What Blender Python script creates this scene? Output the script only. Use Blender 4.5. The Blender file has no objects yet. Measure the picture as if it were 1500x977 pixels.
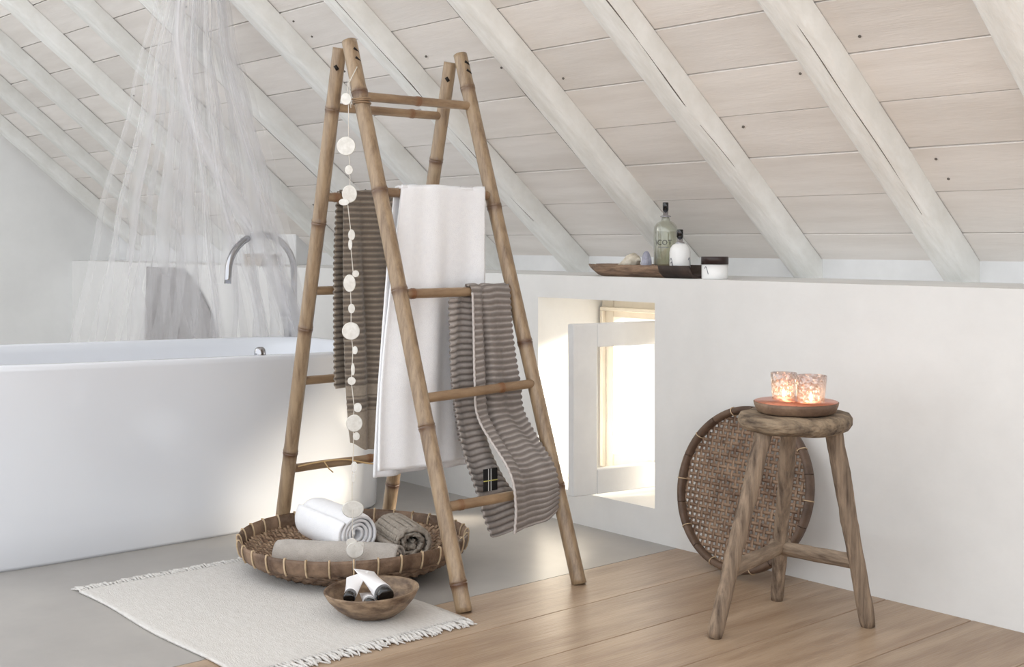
import bpy, math, random
from mathutils import Vector, Matrix, noise
random.seed(7)
PI = math.pi
scene = bpy.context.scene
col = scene.collection

# ------------------------------------------------------------------ camera
F, H, CX, HY = 1855.0, 1.05, 750.0, 353.0      # focal length in px, eye height, principal column, horizon row
_n = math.hypot(.7568, .6536); CA, SA = .7568/_n, .6536/_n
camd = bpy.data.cameras.new('camera'); cam = bpy.data.objects.new('camera', camd); col.objects.link(cam)
camd.sensor_width = 36; camd.lens = F/1500*36
camd.shift_y = -(488.5-HY)/1500
camd.clip_start = .05
cam.location = (0, 0, H)
cam.rotation_euler = (PI/2, 0, math.atan2(CA, SA))
scene.camera = cam

# ------------------------------------------------------------------ light
w = bpy.data.worlds.new('sky'); scene.world = w; w.use_nodes = True
bg = w.node_tree.nodes['Background']
bg.inputs[0].default_value = (.94, .97, 1.0, 1); bg.inputs[1].default_value = 1.1
sun = bpy.data.lights.new('sun_offscreen', 'SUN'); so = bpy.data.objects.new('sun_offscreen', sun); col.objects.link(so)
sun.energy = 22.0; sun.angle = math.radians(24); sun.color = (1, .89, .72)
so.rotation_euler = Vector((-.55, -.72, -.34)).to_track_quat('-Z', 'Y').to_euler()
so.location = (-1, 8, 4)
scene.view_settings.view_transform = 'Standard'; scene.view_settings.look = 'None'
scene.view_settings.gamma = 1; scene.view_settings.use_curve_mapping = False
scene.view_settings.exposure = .76

# ------------------------------------------------------------------ coordinates
def cw(x, d, z=0.0):                      # camera-plan coordinates (right, forward, up) -> world
    return Vector((SA*x-CA*d, CA*x+SA*d, z))
def at_d(px, py, d):                      # pixel at a known distance
    return cw((px-CX)/F*d, d, H-(py-HY)/F*d)
def at_Y(px, Y):                          # X of a pixel column on the plane Y
    r = (px-CX)/F
    d = Y/(CA*r+SA)
    return (SA*r-CA)*d
def on_floor(px, py, z=0.0):
    d = (H-z)*F/(py-HY)
    return cw((px-CX)/F*d, d, z)

# ------------------------------------------------------------------ materials
def srgb(r, g, b):
    f = lambda c: ((c/255+.055)/1.055)**2.4 if c > 10 else c/255/12.92
    return (f(r), f(g), f(b), 1)
def mat(name, c1, c2=None, rough=.6, nscale=6, stretch=(1, 1, 1), bump=0, bscale=60, bstretch=None, c3=None,
        metal=0, coat=0, sheen=0, spec=.5, trans=0, detail=6, lo=.35, hi=.65, rnd=False, sss=0):
    m = bpy.data.materials.new(name); m.use_nodes = True
    nt = m.node_tree; N = nt.nodes; L = nt.links
    b = N['Principled BSDF']
    b.inputs['Base Color'].default_value = c1
    b.inputs['Roughness'].default_value = rough; b.inputs['Metallic'].default_value = metal
    b.inputs['Coat Weight'].default_value = coat; b.inputs['Sheen Weight'].default_value = sheen
    b.inputs['Specular IOR Level'].default_value = spec
    b.inputs['Transmission Weight'].default_value = trans
    tc = N.new('ShaderNodeTexCoord')
    vec = tc.outputs['Object']
    if rnd:
        oi = N.new('ShaderNodeObjectInfo'); mu = N.new('ShaderNodeMath'); mu.operation = 'MULTIPLY'; mu.inputs[1].default_value = 37
        L.new(oi.outputs['Random'], mu.inputs[0])
        va = N.new('ShaderNodeVectorMath'); va.operation = 'ADD'
        L.new(vec, va.inputs[0]); L.new(mu.outputs[0], va.inputs[1]); vec = va.outputs[0]
    out = None
    if c2:
        mp = N.new('ShaderNodeMapping'); mp.inputs['Scale'].default_value = stretch; L.new(vec, mp.inputs[0])
        no = N.new('ShaderNodeTexNoise'); no.inputs['Scale'].default_value = nscale; no.inputs['Detail'].default_value = detail
        no.inputs['Roughness'].default_value = .62
        L.new(mp.outputs[0], no.inputs['Vector'])
        mr = N.new('ShaderNodeMapRange'); mr.inputs['From Min'].default_value = lo; mr.inputs['From Max'].default_value = hi
        L.new(no.outputs['Fac'], mr.inputs['Value'])
        mx = N.new('ShaderNodeMix'); mx.data_type = 'RGBA'; mx.inputs['A'].default_value = c1; mx.inputs['B'].default_value = c2
        L.new(mr.outputs[0], mx.inputs['Factor']); out = mx.outputs['Result']
        if rnd:
            hv = N.new('ShaderNodeHueSaturation'); m2 = N.new('ShaderNodeMapRange')
            m2.inputs['To Min'].default_value = .93; m2.inputs['To Max'].default_value = 1.05
            L.new(oi.outputs['Random'], m2.inputs['Value']); L.new(m2.outputs[0], hv.inputs['Value']); L.new(out, hv.inputs['Color'])
            out = hv.outputs[0]
    if c3:                                  # third colour where the mesh attribute 'tint' is 1 (nodes of bamboo, stripes)
        at = N.new('ShaderNodeAttribute'); at.attribute_name = 'tint'
        mx = N.new('ShaderNodeMix'); mx.data_type = 'RGBA'; mx.inputs['B'].default_value = c3
        if out: L.new(out, mx.inputs['A'])
        else: mx.inputs['A'].default_value = c1
        L.new(at.outputs['Fac'], mx.inputs['Factor']); out = mx.outputs['Result']
    if out: L.new(out, b.inputs['Base Color'])
    if bump:
        mp = N.new('ShaderNodeMapping'); mp.inputs['Scale'].default_value = bstretch or stretch; L.new(vec, mp.inputs[0])
        no = N.new('ShaderNodeTexNoise'); no.inputs['Scale'].default_value = bscale; no.inputs['Detail'].default_value = 4
        L.new(mp.outputs[0], no.inputs['Vector'])
        bp = N.new('ShaderNodeBump'); bp.inputs['Strength'].default_value = bump; bp.inputs['Distance'].default_value = .01
        L.new(no.outputs['Fac'], bp.inputs['Height']); L.new(bp.outputs[0], b.inputs['Normal'])
    return m
M = {}
M['wall'] = mat('painted_plaster', srgb(232, 231, 229), srgb(224, 223, 221), .75, 3, bump=.25, bscale=9, detail=8)
M['gable'] = mat('white_plaster', srgb(240, 240, 239), srgb(234, 234, 233), .75, 3, bump=.15, bscale=9)
M['board'] = mat('washed_boards', srgb(236, 231, 226), srgb(224, 218, 212), .7, 3, (.5, 4, 4), bump=.15, bscale=30, bstretch=(.6, 8, 8), rnd=True)
M['deck'] = mat('roof_deck', srgb(120, 108, 96), rough=.9)
M['rafter'] = mat('limewashed_timber', srgb(240, 240, 237), srgb(226, 225, 220), .75, 9, (4, .7, .7), bump=.45, bscale=26, bstretch=(3, .8, .8), rnd=True)
M['crack'] = mat('crack_shade_and_nail', srgb(110, 104, 98), rough=1)  # shade inside the cracks put into a dark colour; nail heads share it
M['concrete'] = mat('poured_floor', srgb(172, 168, 163), srgb(160, 156, 152), .36, 3, bump=.03, bscale=8)
M['plank'] = mat('oak_plank', srgb(178, 155, 131), srgb(148, 123, 100), .36, 3, (6, .6, 1), bump=.18, bscale=18, bstretch=(9, .7, 1), rnd=True)
M['trim'] = mat('white_paint', srgb(233, 233, 233), srgb(226, 226, 226), .5, 8)
M['jamb'] = mat('cream_paint', srgb(236, 228, 214), srgb(228, 219, 203), .6, 8)
M['bamboo'] = mat('bamboo', srgb(164, 140, 111), srgb(110, 87, 65), .30, 6, (9, 9, .55), bump=.2, bscale=40, bstretch=(10, 10, 1), c3=srgb(86, 54, 34), coat=.3, lo=.40, hi=.74)
M['rung'] = mat('bamboo_rung', srgb(168, 141, 110), srgb(124, 98, 73), .4, 6, (4, 1, 4), bump=.1, bscale=40, c3=srgb(122, 80, 48), coat=.15)
M['bolt'] = mat('black_iron', srgb(38, 32, 28), rough=.5, metal=.6)
M['towel_white'] = mat('white_terry', srgb(252, 252, 254), srgb(247, 247, 250), .95, 60, bump=.3, bscale=420)
M['towel_stripe'] = mat('ribbed_grey_terry', srgb(180, 171, 165), srgb(167, 158, 152), .95, 90, bump=.4, bscale=380, c3=srgb(120, 111, 105), sheen=.2)
M['towel_taupe'] = mat('ribbed_taupe_terry', srgb(170, 156, 140), srgb(155, 142, 127), .95, 90, bump=.4, bscale=380, c3=srgb(108, 96, 85), sheen=.3)
M['towel_grey'] = mat('grey_terry', srgb(196, 188, 180), srgb(180, 172, 164), .95, 30, bump=.5, bscale=380, sheen=.3)
M['towel_knit'] = mat('knit_grey', srgb(178, 168, 156), srgb(158, 148, 137), .95, 60, bump=.4, bscale=300)
M['hem'] = mat('pale_hem', srgb(206, 198, 194), srgb(194, 186, 182), .9, 90)
M['tag'] = mat('black_label', srgb(30, 28, 28), rough=.8)
M['tag_line'] = mat('label_print_white', srgb(225, 225, 222), rough=.8)
M['tag_line2'] = mat('label_print_yellow', srgb(214, 206, 120), rough=.8)
M['cord'] = mat('cord', srgb(222, 216, 206), rough=.8)
M['raffia'] = mat('raffia', srgb(210, 178, 130), rough=.7)
M['capiz'] = mat('capiz_shell', srgb(236, 233, 227), srgb(218, 214, 206), .35, 60, coat=.4)
M['tub'] = mat('white_acrylic', srgb(226, 229, 235), rough=.16, coat=.5)
M['chrome'] = mat('chrome', srgb(178, 178, 182), rough=.12, metal=1)
M['basket'] = mat('dark_cane', srgb(142, 116, 94), srgb(88, 66, 50), .55, 14, (1, 1, 1), bump=.3, bscale=90, rnd=True)
M['basket_weave'] = mat('cane_weave', srgb(188, 160, 132), srgb(120, 92, 72), .6, 30, bump=.3, bscale=120)
M['tie'] = mat('cane_tie', srgb(206, 182, 150), srgb(182, 156, 124), .6, 40)
M['tray_weave'] = mat('winnow_weave', srgb(164, 137, 114), srgb(112, 87, 70), .6, 22, bump=.3, bscale=120)
M['tray_rim'] = mat('winnow_rim', srgb(112, 90, 74), srgb(78, 60, 48), .55, 16, bump=.3, bscale=60, rnd=True)
M['rug'] = mat('linen_rug', srgb(232, 229, 225), srgb(218, 214, 209), .95, 40, (1, 5, 1), bump=.6, bscale=150, bstretch=(1, 3, 1))
M['bowl'] = mat('carved_bowl', srgb(158, 134, 108), srgb(82, 60, 44), .5, 16, (1, 1, 2.5), bump=.25, bscale=40)
M['tube'] = mat('white_tube', srgb(244, 242, 243), rough=.35)
M['print'] = mat('grey_print', srgb(128, 128, 134), rough=.6)
M['black'] = mat('black_plastic', srgb(14, 13, 14), rough=.16, coat=.5)
M['oldwood'] = mat('weathered_wood', srgb(158, 137, 116), srgb(72, 57, 46), .75, 7, (8, 8, .5), bump=.7, bscale=26, bstretch=(7, 7, .5), lo=.36, hi=.7)
M['oldbar'] = mat('weathered_bar', srgb(164, 144, 123), srgb(84, 68, 56), .75, 6, (1, 1, 9), bump=.6, bscale=22, bstretch=(1, 1, 8), lo=.36, hi=.7)
M['oldseat'] = mat('weathered_seat', srgb(154, 135, 112), srgb(70, 56, 45), .75, 11, (1, 3, 4), bump=.9, bscale=26, lo=.38, hi=.7)
M['plate'] = mat('greyed_plate_wood', srgb(146, 120, 98), srgb(104, 82, 66), .6, 14, bump=.3, bscale=60)
M['copper'] = mat('hammered_copper', srgb(224, 150, 122), srgb(196, 120, 94), .28, 20, metal=1, bump=.5, bscale=90)
M['wax'] = mat('wax', srgb(250, 240, 226), rough=.4)
M['greystone'] = mat('grey_stone', srgb(176, 176, 190), srgb(136, 136, 152), .35, 30, bump=.3, bscale=80)
M['shell'] = mat('cream_shell', srgb(232, 224, 208), srgb(196, 184, 164), .5, 40, bump=.5, bscale=60)
M['boat'] = mat('rough_tray_wood', srgb(160, 132, 108), srgb(100, 78, 62), .6, 10, (1.2, 5, 7), bump=.5, bscale=40)
M['darkboat'] = mat('charred_wood', srgb(70, 54, 46), srgb(46, 36, 31), .6, 14, bump=.3, bscale=40)
M['ceramic'] = mat('white_lotion_plastic', srgb(242, 242, 241), rough=.25, coat=.2)
M['darklid'] = mat('dark_lid', srgb(44, 28, 25), rough=.35)
M['box'] = mat('beige_card', srgb(176, 164, 150), rough=.8)
M['greysheet'] = mat('dull_grey_sheet', srgb(150, 146, 146), srgb(132, 128, 128), .95, 12, bump=.3, bscale=200)

def glass_mat(name, tint, alpha, rough=.05, bump=0, bscale=60, transl=0.0):
    m = bpy.data.materials.new(name); m.use_nodes = True
    nt = m.node_tree; N = nt.nodes; L = nt.links
    N.remove(N['Principled BSDF']); o = N['Material Output']
    tr = N.new('ShaderNodeBsdfTransparent'); tr.inputs[0].default_value = tint
    gl = N.new('ShaderNodeBsdfGlossy'); gl.inputs['Roughness'].default_value = rough
    lw = N.new('ShaderNodeLayerWeight'); lw.inputs[0].default_value = .35
    ma = N.new('ShaderNodeMath'); ma.operation = 'MULTIPLY_ADD'; ma.inputs[1].default_value = .55; ma.inputs[2].default_value = alpha
    L.new(lw.outputs['Facing'], ma.inputs[0])
    mx = N.new('ShaderNodeMixShader'); L.new(ma.outputs[0], mx.inputs[0]); L.new(tr.outputs[0], mx.inputs[1]); L.new(gl.outputs[0], mx.inputs[2])
    last = mx.outputs[0]
    if transl:
        df = N.new('ShaderNodeBsdfTranslucent'); df.inputs[0].default_value = tint
        m2 = N.new('ShaderNodeMixShader'); m2.inputs[0].default_value = transl
        L.new(last, m2.inputs[1]); L.new(df.outputs[0], m2.inputs[2]); last = m2.outputs[0]
    if bump:
        tc = N.new('ShaderNodeTexCoord'); vo = N.new('ShaderNodeTexVoronoi'); vo.inputs['Scale'].default_value = bscale
        L.new(tc.outputs['Object'], vo.inputs['Vector'])
        bp = N.new('ShaderNodeBump'); bp.inputs['Strength'].default_value = bump; bp.inputs['Distance'].default_value = .004
        L.new(vo.outputs['Distance'], bp.inputs['Height']); L.new(bp.outputs[0], gl.inputs['Normal'])
    L.new(last, o.inputs['Surface'])
    return m
M['pane'] = glass_mat('window_glass', (1, 1, 1, 1), .03)
M['votive'] = glass_mat('mercury_glass', (.90, .83, .82, 1), .22, .10, 1.0, 90, .10)
M['bottle'] = glass_mat('bottle_glass', (.96, .97, .93, 1), .08, .05, transl=.06)
M['lotion'] = mat('pale_liquid', srgb(226, 224, 204), rough=.2)

def net_mat():
    m = bpy.data.materials.new('sheer_net'); m.use_nodes = True
    nt = m.node_tree; N = nt.nodes; L = nt.links
    N.remove(N['Principled BSDF']); o = N['Material Output']
    tr = N.new('ShaderNodeBsdfTransparent')
    df = N.new('ShaderNodeBsdfDiffuse'); df.inputs[0].default_value = (.93, .92, .93, 1)
    tl = N.new('ShaderNodeBsdfTranslucent'); tl.inputs[0].default_value = (.93, .92, .93, 1)
    a = N.new('ShaderNodeMixShader'); a.inputs[0].default_value = .5; L.new(df.outputs[0], a.inputs[1]); L.new(tl.outputs[0], a.inputs[2])
    at = N.new('ShaderNodeAttribute'); at.attribute_name = 'tint'
    mx = N.new('ShaderNodeMixShader'); L.new(at.outputs['Fac'], mx.inputs[0])
    L.new(tr.outputs[0], mx.inputs[1]); L.new(a.outputs[0], mx.inputs[2]); L.new(mx.outputs[0], o.inputs['Surface'])
    return m
M['net'] = net_mat()
def emit_mat(name, c, s):
    m = bpy.data.materials.new(name); m.use_nodes = True
    b = m.node_tree.nodes['Principled BSDF']; b.inputs['Base Color'].default_value = c
    b.inputs['Emission Color'].default_value = c; b.inputs['Emission Strength'].default_value = s
    return m
M['flame'] = emit_mat('flame', (1, .72, .38, 1), 14)

# ------------------------------------------------------------------ mesh builder
class MB:
    def __init__(s): s.v = []; s.f = []; s.t = []; s.flat = set()
    def add(s, vs, fs, tint=0.0, flat=False):
        o = len(s.v); s.v += [Vector(p) for p in vs]
        s.t += list(tint) if isinstance(tint, (list, tuple)) else [tint]*len(vs)
        for f in fs:
            if flat: s.flat.add(len(s.f))
            s.f.append([o+i for i in f])
        return s
    def box(s, a, b, mtx=None, bev=0.0):
        x0, y0, z0 = a; x1, y1, z1 = b
        if bev:
            pts = []; fs = []
            cx, cy, cz = (x0+x1)/2, (y0+y1)/2, (z0+z1)/2; hx, hy, hz = (x1-x0)/2, (y1-y0)/2, (z1-z0)/2
            def ring(k, z): return [(cx+sx*(hx-(0 if q else bev))*1, 0, 0) for q in ()]
            def loop(ix, iy, z):
                c = bev
                return [(cx-hx+ix+c, cy-hy+iy, z), (cx+hx-ix-c, cy-hy+iy, z), (cx+hx-ix, cy-hy+iy+c, z), (cx+hx-ix, cy+hy-iy-c, z),
                        (cx+hx-ix-c, cy+hy-iy, z), (cx-hx+ix+c, cy+hy-iy, z), (cx-hx+ix, cy+hy-iy-c, z), (cx-hx+ix, cy-hy+iy+c, z)]
            L = [loop(bev, bev, z0), loop(0, 0, z0+bev), loop(0, 0, z1-bev), loop(bev, bev, z1)]
            for l in L: pts += l
            for k in range(3):
                for i in range(8):
                    j = (i+1) % 8; fs.append((k*8+i, k*8+j, (k+1)*8+j, (k+1)*8+i))
            fs.append(tuple(range(7, -1, -1))); fs.append(tuple(range(24, 32)))
        else:
            pts = [(x0, y0, z0), (x1, y0, z0), (x1, y1, z0), (x0, y1, z0), (x0, y0, z1), (x1, y0, z1), (x1, y1, z1), (x0, y1, z1)]
            fs = [(3, 2, 1, 0), (4, 5, 6, 7), (0, 1, 5, 4), (1, 2, 6, 5), (2, 3, 7, 6), (3, 0, 4, 7)]
        if mtx: pts = [mtx @ Vector(p) for p in pts]
        return s.add(pts, fs, flat=True)
    def tube(s, path, rad, seg=12, tint=None, cap=True, sx=1.0, wob=0.0, seed=0, up=None):
        path = [Vector(p) for p in path]; n = len(path)
        rad = rad if isinstance(rad, (list, tuple)) else [rad]*n
        t0 = (path[1]-path[0]).normalized()
        ref = Vector(up) if up else (Vector((0, 0, 1)) if abs(t0.z) < .9 else Vector((1, 0, 0)))
        vs = []; tn = []; fs = []
        u = (ref-t0*ref.dot(t0)).normalized()
        for i in range(n):
            t = (path[min(i+1, n-1)]-path[max(i-1, 0)]).normalized()
            u = (u-t*u.dot(t)).normalized(); v = t.cross(u)
            for k in range(seg):
                a = 2*PI*k/seg
                rr = rad[i]
                if wob: rr *= 1+wob*noise.noise(Vector((math.cos(a)*1.3+seed, math.sin(a)*1.3, i*.55)))
                vs.append(path[i]+u*math.cos(a)*rr*sx+v*math.sin(a)*rr)
                tn.append(tint[i] if tint else 0.0)
        for i in range(n-1):
            for k in range(seg):
                j = (k+1) % seg
                fs.append((i*seg+k, i*seg+j, (i+1)*seg+j, (i+1)*seg+k))
        s.add(vs, fs, tn)
        if cap:
            o = len(s.v)-len(vs)
            s.flat.add(len(s.f)); s.f.append([o+k for k in range(seg-1, -1, -1)])
            s.flat.add(len(s.f)); s.f.append([o+(n-1)*seg+k for k in range(seg)])
        return s
    def lathe(s, prof, c, seg=48, mtx=None, fn=None, tint=None):     # prof: (r, z) from one end to the other
        vs = []; fs = []; tn = []
        n = len(prof)
        for i, (r, z) in enumerate(prof):
            for k in range(seg):
                a = 2*PI*k/seg
                p = Vector((r*math.cos(a), r*math.sin(a), z))
                if fn: p = fn(p, a, i)
                if mtx: p = mtx @ p
                vs.append(p+Vector(c)); tn.append(tint[i] if tint else 0)
        for i in range(n-1):
            for k in range(seg):
                j = (k+1) % seg
                fs.append((i*seg+k, i*seg+j, (i+1)*seg+j, (i+1)*seg+k))
        s.add(vs, fs, tn)
        o = len(s.v)-len(vs)
        if prof[0][0] > 1e-6: s.f.append([o+k for k in range(seg-1, -1, -1)])
        if prof[-1][0] > 1e-6: s.f.append([o+(n-1)*seg+k for k in range(seg)])
        return s
    def grid(s, nu, nv, fn, tint=None, wrap=False):
        vs = []; tn = []; fs = []
        for j in range(nv+1):
            for i in range(nu if wrap else nu+1):
                vs.append(fn(i/nu, j/nv)); tn.append(tint(i/nu, j/nv) if tint else 0)
        W = nu if wrap else nu+1
        for j in range(nv):
            for i in range(nu):
                i2 = (i+1) % W
                fs.append((j*W+i, j*W+i2, (j+1)*W+i2, (j+1)*W+i))
        return s.add(vs, fs, tn)
    def build(s, name, m, parent=None, origin=None, solid=0, smooth=True):
        if parent is not None: o0 = world_loc(parent)
        else: o0 = Vector(origin) if origin is not None else Vector((0, 0, 0))
        me = bpy.data.meshes.new(name)
        me.from_pydata([p-o0 for p in s.v], [], s.f); me.update()
        if any(s.t):
            a = me.attributes.new('tint', 'FLOAT', 'POINT'); a.data.foreach_set('value', s.t)
        for i, p in enumerate(me.polygons): p.use_smooth = smooth and i not in s.flat
        me.materials.append(m)
        o = bpy.data.objects.new(name, me); col.objects.link(o)
        if parent is not None: o.parent = parent
        else: o.location = o0
        if solid:
            md = o.modifiers.new('thickness', 'SOLIDIFY'); md.thickness = solid; md.offset = 0
        return o
def world_loc(o):
    p = Vector((0, 0, 0))
    while o: p = p+o.location; o = o.parent
    return p
def thing(name, loc, label, cat, group=None):
    o = bpy.data.objects.new(name, None); col.objects.link(o); o.location = loc; o.empty_display_size = .05
    return tag(o, label, cat, group)
def tag(o, label, cat, group=None, kind=None):
    o['label'] = label; o['category'] = cat
    if group: o['group'] = group
    if kind: o['kind'] = kind
    return o
def struct(o): o['kind'] = 'structure'; return o
def lerp(a, b, t): return a+(b-a)*t
def interp(pts, t):                        # piecewise smooth interpolation of tuples keyed by first element
    if t <= pts[0][0]: return pts[0][1:]
    for a, b in zip(pts, pts[1:]):
        if t <= b[0]:
            k = (t-a[0])/(b[0]-a[0]); k = k*k*(3-2*k)*.5+k*.5
            return tuple(lerp(p, q, k) for p, q in zip(a[1:], b[1:]))
    return pts[-1][1:]

# ================================================================== SETTING
WY, LZ, LY = 3.256, .921, 3.72             # knee-wall face, ledge height, back of the ledge
RS = .82                                    # roof slope
def roof_z(Y): return .98+RS*(3.706-Y)
# floor: poured slab with oak planks beyond the joint X = -2.91
XJ = -2.91
fl = MB().box((-8.4, -2.0, -.12), (XJ, 3.8, 0)).box((XJ, -2.0, -.12), (2.4, 3.8, -.022)).build('floor', M['concrete'], origin=(XJ, 1, 0))
struct(fl)
xs = [XJ+.002, -2.63, -2.362, -2.09, -1.82, -1.55, -1.28, -1.01, -.74, -.47, -.2, .07, .34, .61, .88, 1.15, 1.42, 1.69, 1.96, 2.23]
pw = .27
pl_me = None
for i, x in enumerate(xs[:-1]):
    wdt = xs[i+1]-x-.0025
    o = MB().box((x, -2.0, -.022), (x+wdt, WY, 0), bev=.0012).build('plank', M['plank'], fl)
# knee wall with the window opening
WX0, WX1, WZ0, WZ1 = -3.617, -3.010, .119, .835
k = MB()
k.box((-8.4, WY, -.1), (WX0, LY, LZ)).box((WX1, WY, -.1), (2.4, LY, LZ)).box((WX0, WY, -.1), (WX1, LY, WZ0)).box((WX0, WY, WZ1), (WX1, LY, LZ))
wall = struct(k.build('wall_back', M['wall'], origin=(-3, WY, 0)))
struct(MB().box((-5.93, 3.70, .90), (2.4, 3.86, .992), bev=.004).build('trim_1', M['trim'], origin=(-3, 3.70, .9)))          # wall plate above the ledge
struct(MB().box((-8.4, 3.58, LZ-.002), (-5.93, 3.86, 1.165), bev=.004).build('trim_2', M['trim'], origin=(-7, 3.58, .92)))     # boxed-in plate
# gable wall on the left
g = MB()
prof = [(3.86, -.1), (-2.0, -.1), (-2.0, 3.4), (.6, 3.6), (3.86, .85)]
vs = [(-8.4, y, z) for y, z in prof]+[(-8.2, y, z) for y, z in prof]
fs = [tuple(range(5)), tuple(range(9, 4, -1))]+[(i, (i+1) % 5+0, (i+1) % 5+5, i+5) for i in range(5)]
struct(g.add(vs, fs, flat=True).build('wall_left', M['gable'], origin=(-8.3, 1, 0)))
# roof: deck, boards, rafters
ang = math.atan(RS); rn = Vector((0, -math.sin(ang), -math.cos(ang)))    # normal pointing into the room
rd = Vector((0, -math.cos(ang), math.sin(ang)))                          # up the slope
def roof_pt(X, Y, off=0.0): return Vector((X, Y, roof_z(Y)))+rn*off
d = MB()
c = [roof_pt(-8.4, 3.9, -.03), roof_pt(2.4, 3.9, -.03), roof_pt(2.4, .7, -.03), roof_pt(-8.4, .7, -.03)]
c2 = [p-rn*.06 for p in c]
d.add(c+c2, [(0, 1, 2, 3), (7, 6, 5, 4), (0, 4, 5, 1), (1, 5, 6, 2), (2, 6, 7, 3), (3, 7, 4, 0)], flat=True)
ceil = struct(d.build('ceiling', M['deck'], origin=roof_pt(-3, 2.4)))
by, dby = 3.443+.1505*2, .1505
bl = dby/math.cos(ang)
mtx = Matrix(((1, 0, 0, 0), (0, rd.y, rn.y, 0), (0, rd.z, rn.z, 0), (0, 0, 0, 1)))
bm_ = None
for i in range(21):
    Y = by-i*dby
    if i == 0:
        bo = MB().box((-8.4+2.99, .0022, -.028), (2.4+3.01, bl-.0022, 0), mtx=mtx, bev=.0015).build('board', M['board'], ceil)
        bm_ = bo.data
    else:
        bo = bpy.data.objects.new('board', bm_); col.objects.link(bo); bo.parent = ceil
    bo.location = Vector((-3, Y, roof_z(Y)))-ceil.location+rn*random.uniform(-.003, .001)
    if i == 0:                              # mesh was shifted by the parent's location: undo
        for v in bm_.vertices: v.co += ceil.location
rx = [-2.045, -2.63, -3.19, -3.79, -4.33, -4.94, -5.53, -6.12, -6.7, -7.28, -7.86, -1.47, -.89, -.31, .27, .85, 1.43, 2.0]
RW, RD = .112, .072
for n_, x1 in enumerate(rx):
    mb = MB(); L = 3.05/math.cos(ang); ns = 46
    sd = n_*11.3
    vs = []; fs = []
    sec = [(0, -.002), (0, .7), (.06, .9), (.2, 1), (.5, 1.03), (.8, 1), (.94, .9), (1, .7), (1, -.002)]
    m_ = len(sec)
    for j in range(ns+1):
        t = j/ns
        base = roof_pt(x1, 3.76)+rd*(L*t)
        wv = .010*noise.noise(Vector((t*3.1, sd, 0))); hv = .008*noise.noise(Vector((t*4, sd, 5)))
        for q, (a, b) in enumerate(sec):
            jt = .004*noise.noise(Vector((t*14, q*1.7, sd)))
            vs.append(base+Vector((-a*RW+wv+jt, 0, 0))+rn*(b*(RD+hv)+(jt if b > .1 else 0)))
    for j in range(ns):
        for q in range(m_-1):
            fs.append((j*m_+q, j*m_+q+1, (j+1)*m_+q+1, (j+1)*m_+q))
    fs.append(tuple(range(m_))); fs.append(tuple(range(ns*m_+m_-1, ns*m_-1, -1)))
    ra = mb.add(vs, fs).build('rafter', M['rafter'], ceil)
    if n_ in (0, 1, 2, 3, 5):               # long drying cracks in the old timbers
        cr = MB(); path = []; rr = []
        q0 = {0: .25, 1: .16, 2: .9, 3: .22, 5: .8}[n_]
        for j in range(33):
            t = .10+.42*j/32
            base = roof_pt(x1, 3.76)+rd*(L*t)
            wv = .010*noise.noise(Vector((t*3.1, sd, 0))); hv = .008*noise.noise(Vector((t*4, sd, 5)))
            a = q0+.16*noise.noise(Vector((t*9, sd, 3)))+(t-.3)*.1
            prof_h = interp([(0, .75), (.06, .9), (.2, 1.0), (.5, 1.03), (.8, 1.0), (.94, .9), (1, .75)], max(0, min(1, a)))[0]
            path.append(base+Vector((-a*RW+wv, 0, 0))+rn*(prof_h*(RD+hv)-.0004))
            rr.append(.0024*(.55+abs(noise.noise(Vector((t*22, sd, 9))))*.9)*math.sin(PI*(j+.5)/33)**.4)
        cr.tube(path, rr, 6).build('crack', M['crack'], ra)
for n_, x1 in enumerate(rx[:8]):
    for i in range(2, 9):
        for q in (.3, .75):
            if random.random() < .30:
                Y = by-(i+q)*dby; xn = x1+random.choice((.045, .07, .40, .43))
                pn = roof_pt(xn, Y, -.001)
                MB().tube([pn-rn*.004, pn+rn*.0035], .0042, 8).build('nail', M['crack'], ceil)
# window: outer frame, sill and open casement
win = bpy.data.objects.new('window_1', None); col.objects.link(win); win.location = (-3.3, 3.6, .12); struct(win)
YF = 3.60
MB().box((WX0, YF, WZ0), (-3.553, YF+.07, WZ1), bev=.003).build('jamb', M['jamb'], win)
MB().box((-3.045, YF, WZ0), (WX1, YF+.07, WZ1), bev=.003).build('jamb', M['jamb'], win)
MB().box((-3.205, YF-.03, .205), (-3.175, YF+.07, .745), bev=.003).build('mullion', M['jamb'], win)
MB().box((-3.176, YF+.03, .204), (-3.044, YF+.034, .746)).build('pane', M['pane'], win)
MB().box((-3.553, YF+.002, WZ0), (-3.045, YF+.07, .205), bev=.003).build('bottom_rail', M['jamb'], win)
MB().box((-3.553, YF+.002, .745), (-3.045, YF+.07, WZ1), bev=.003).build('head', M['jamb'], win)
MB().box((-3.607, YF-.022, .15), (-3.592, YF, .772), bev=.002).build('stop_bead', M['jamb'], win)
MB().box((-3.607, YF-.022, .772), (-3.012, YF, .787), bev=.002).build('stop_bead', M['jamb'], win)
MB().tube([(-3.245, YF-.03, .772), (-3.245, YF-.002, .772)], .008, 10).build('catch', M['chrome'], win)
hx, hy = -3.195, 3.565; fx, fy = -3.272, 3.10
dirv = Vector((fx-hx, fy-hy, 0)); LW = dirv.length; dirv.normalize(); nrm = Vector((-dirv.y, dirv.x, 0))
if nrm.x < 0: nrm = -nrm
lm = Matrix(((dirv.x, nrm.x, 0, hx), (dirv.y, nrm.y, 0, hy), (0, 0, 1, 0), (0, 0, 0, 1)))
Z0, Z1 = .142, .754
def leaf(a, b, name, m=M['trim'], bev=.003): return MB().box(a, b, mtx=lm, bev=bev).build(name, m, win)
leaf((0, -.018, Z0), (.085, .018, Z1), 'stile'); leaf((LW-.105, -.018, Z0), (LW, .018, Z1), 'stile')
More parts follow.
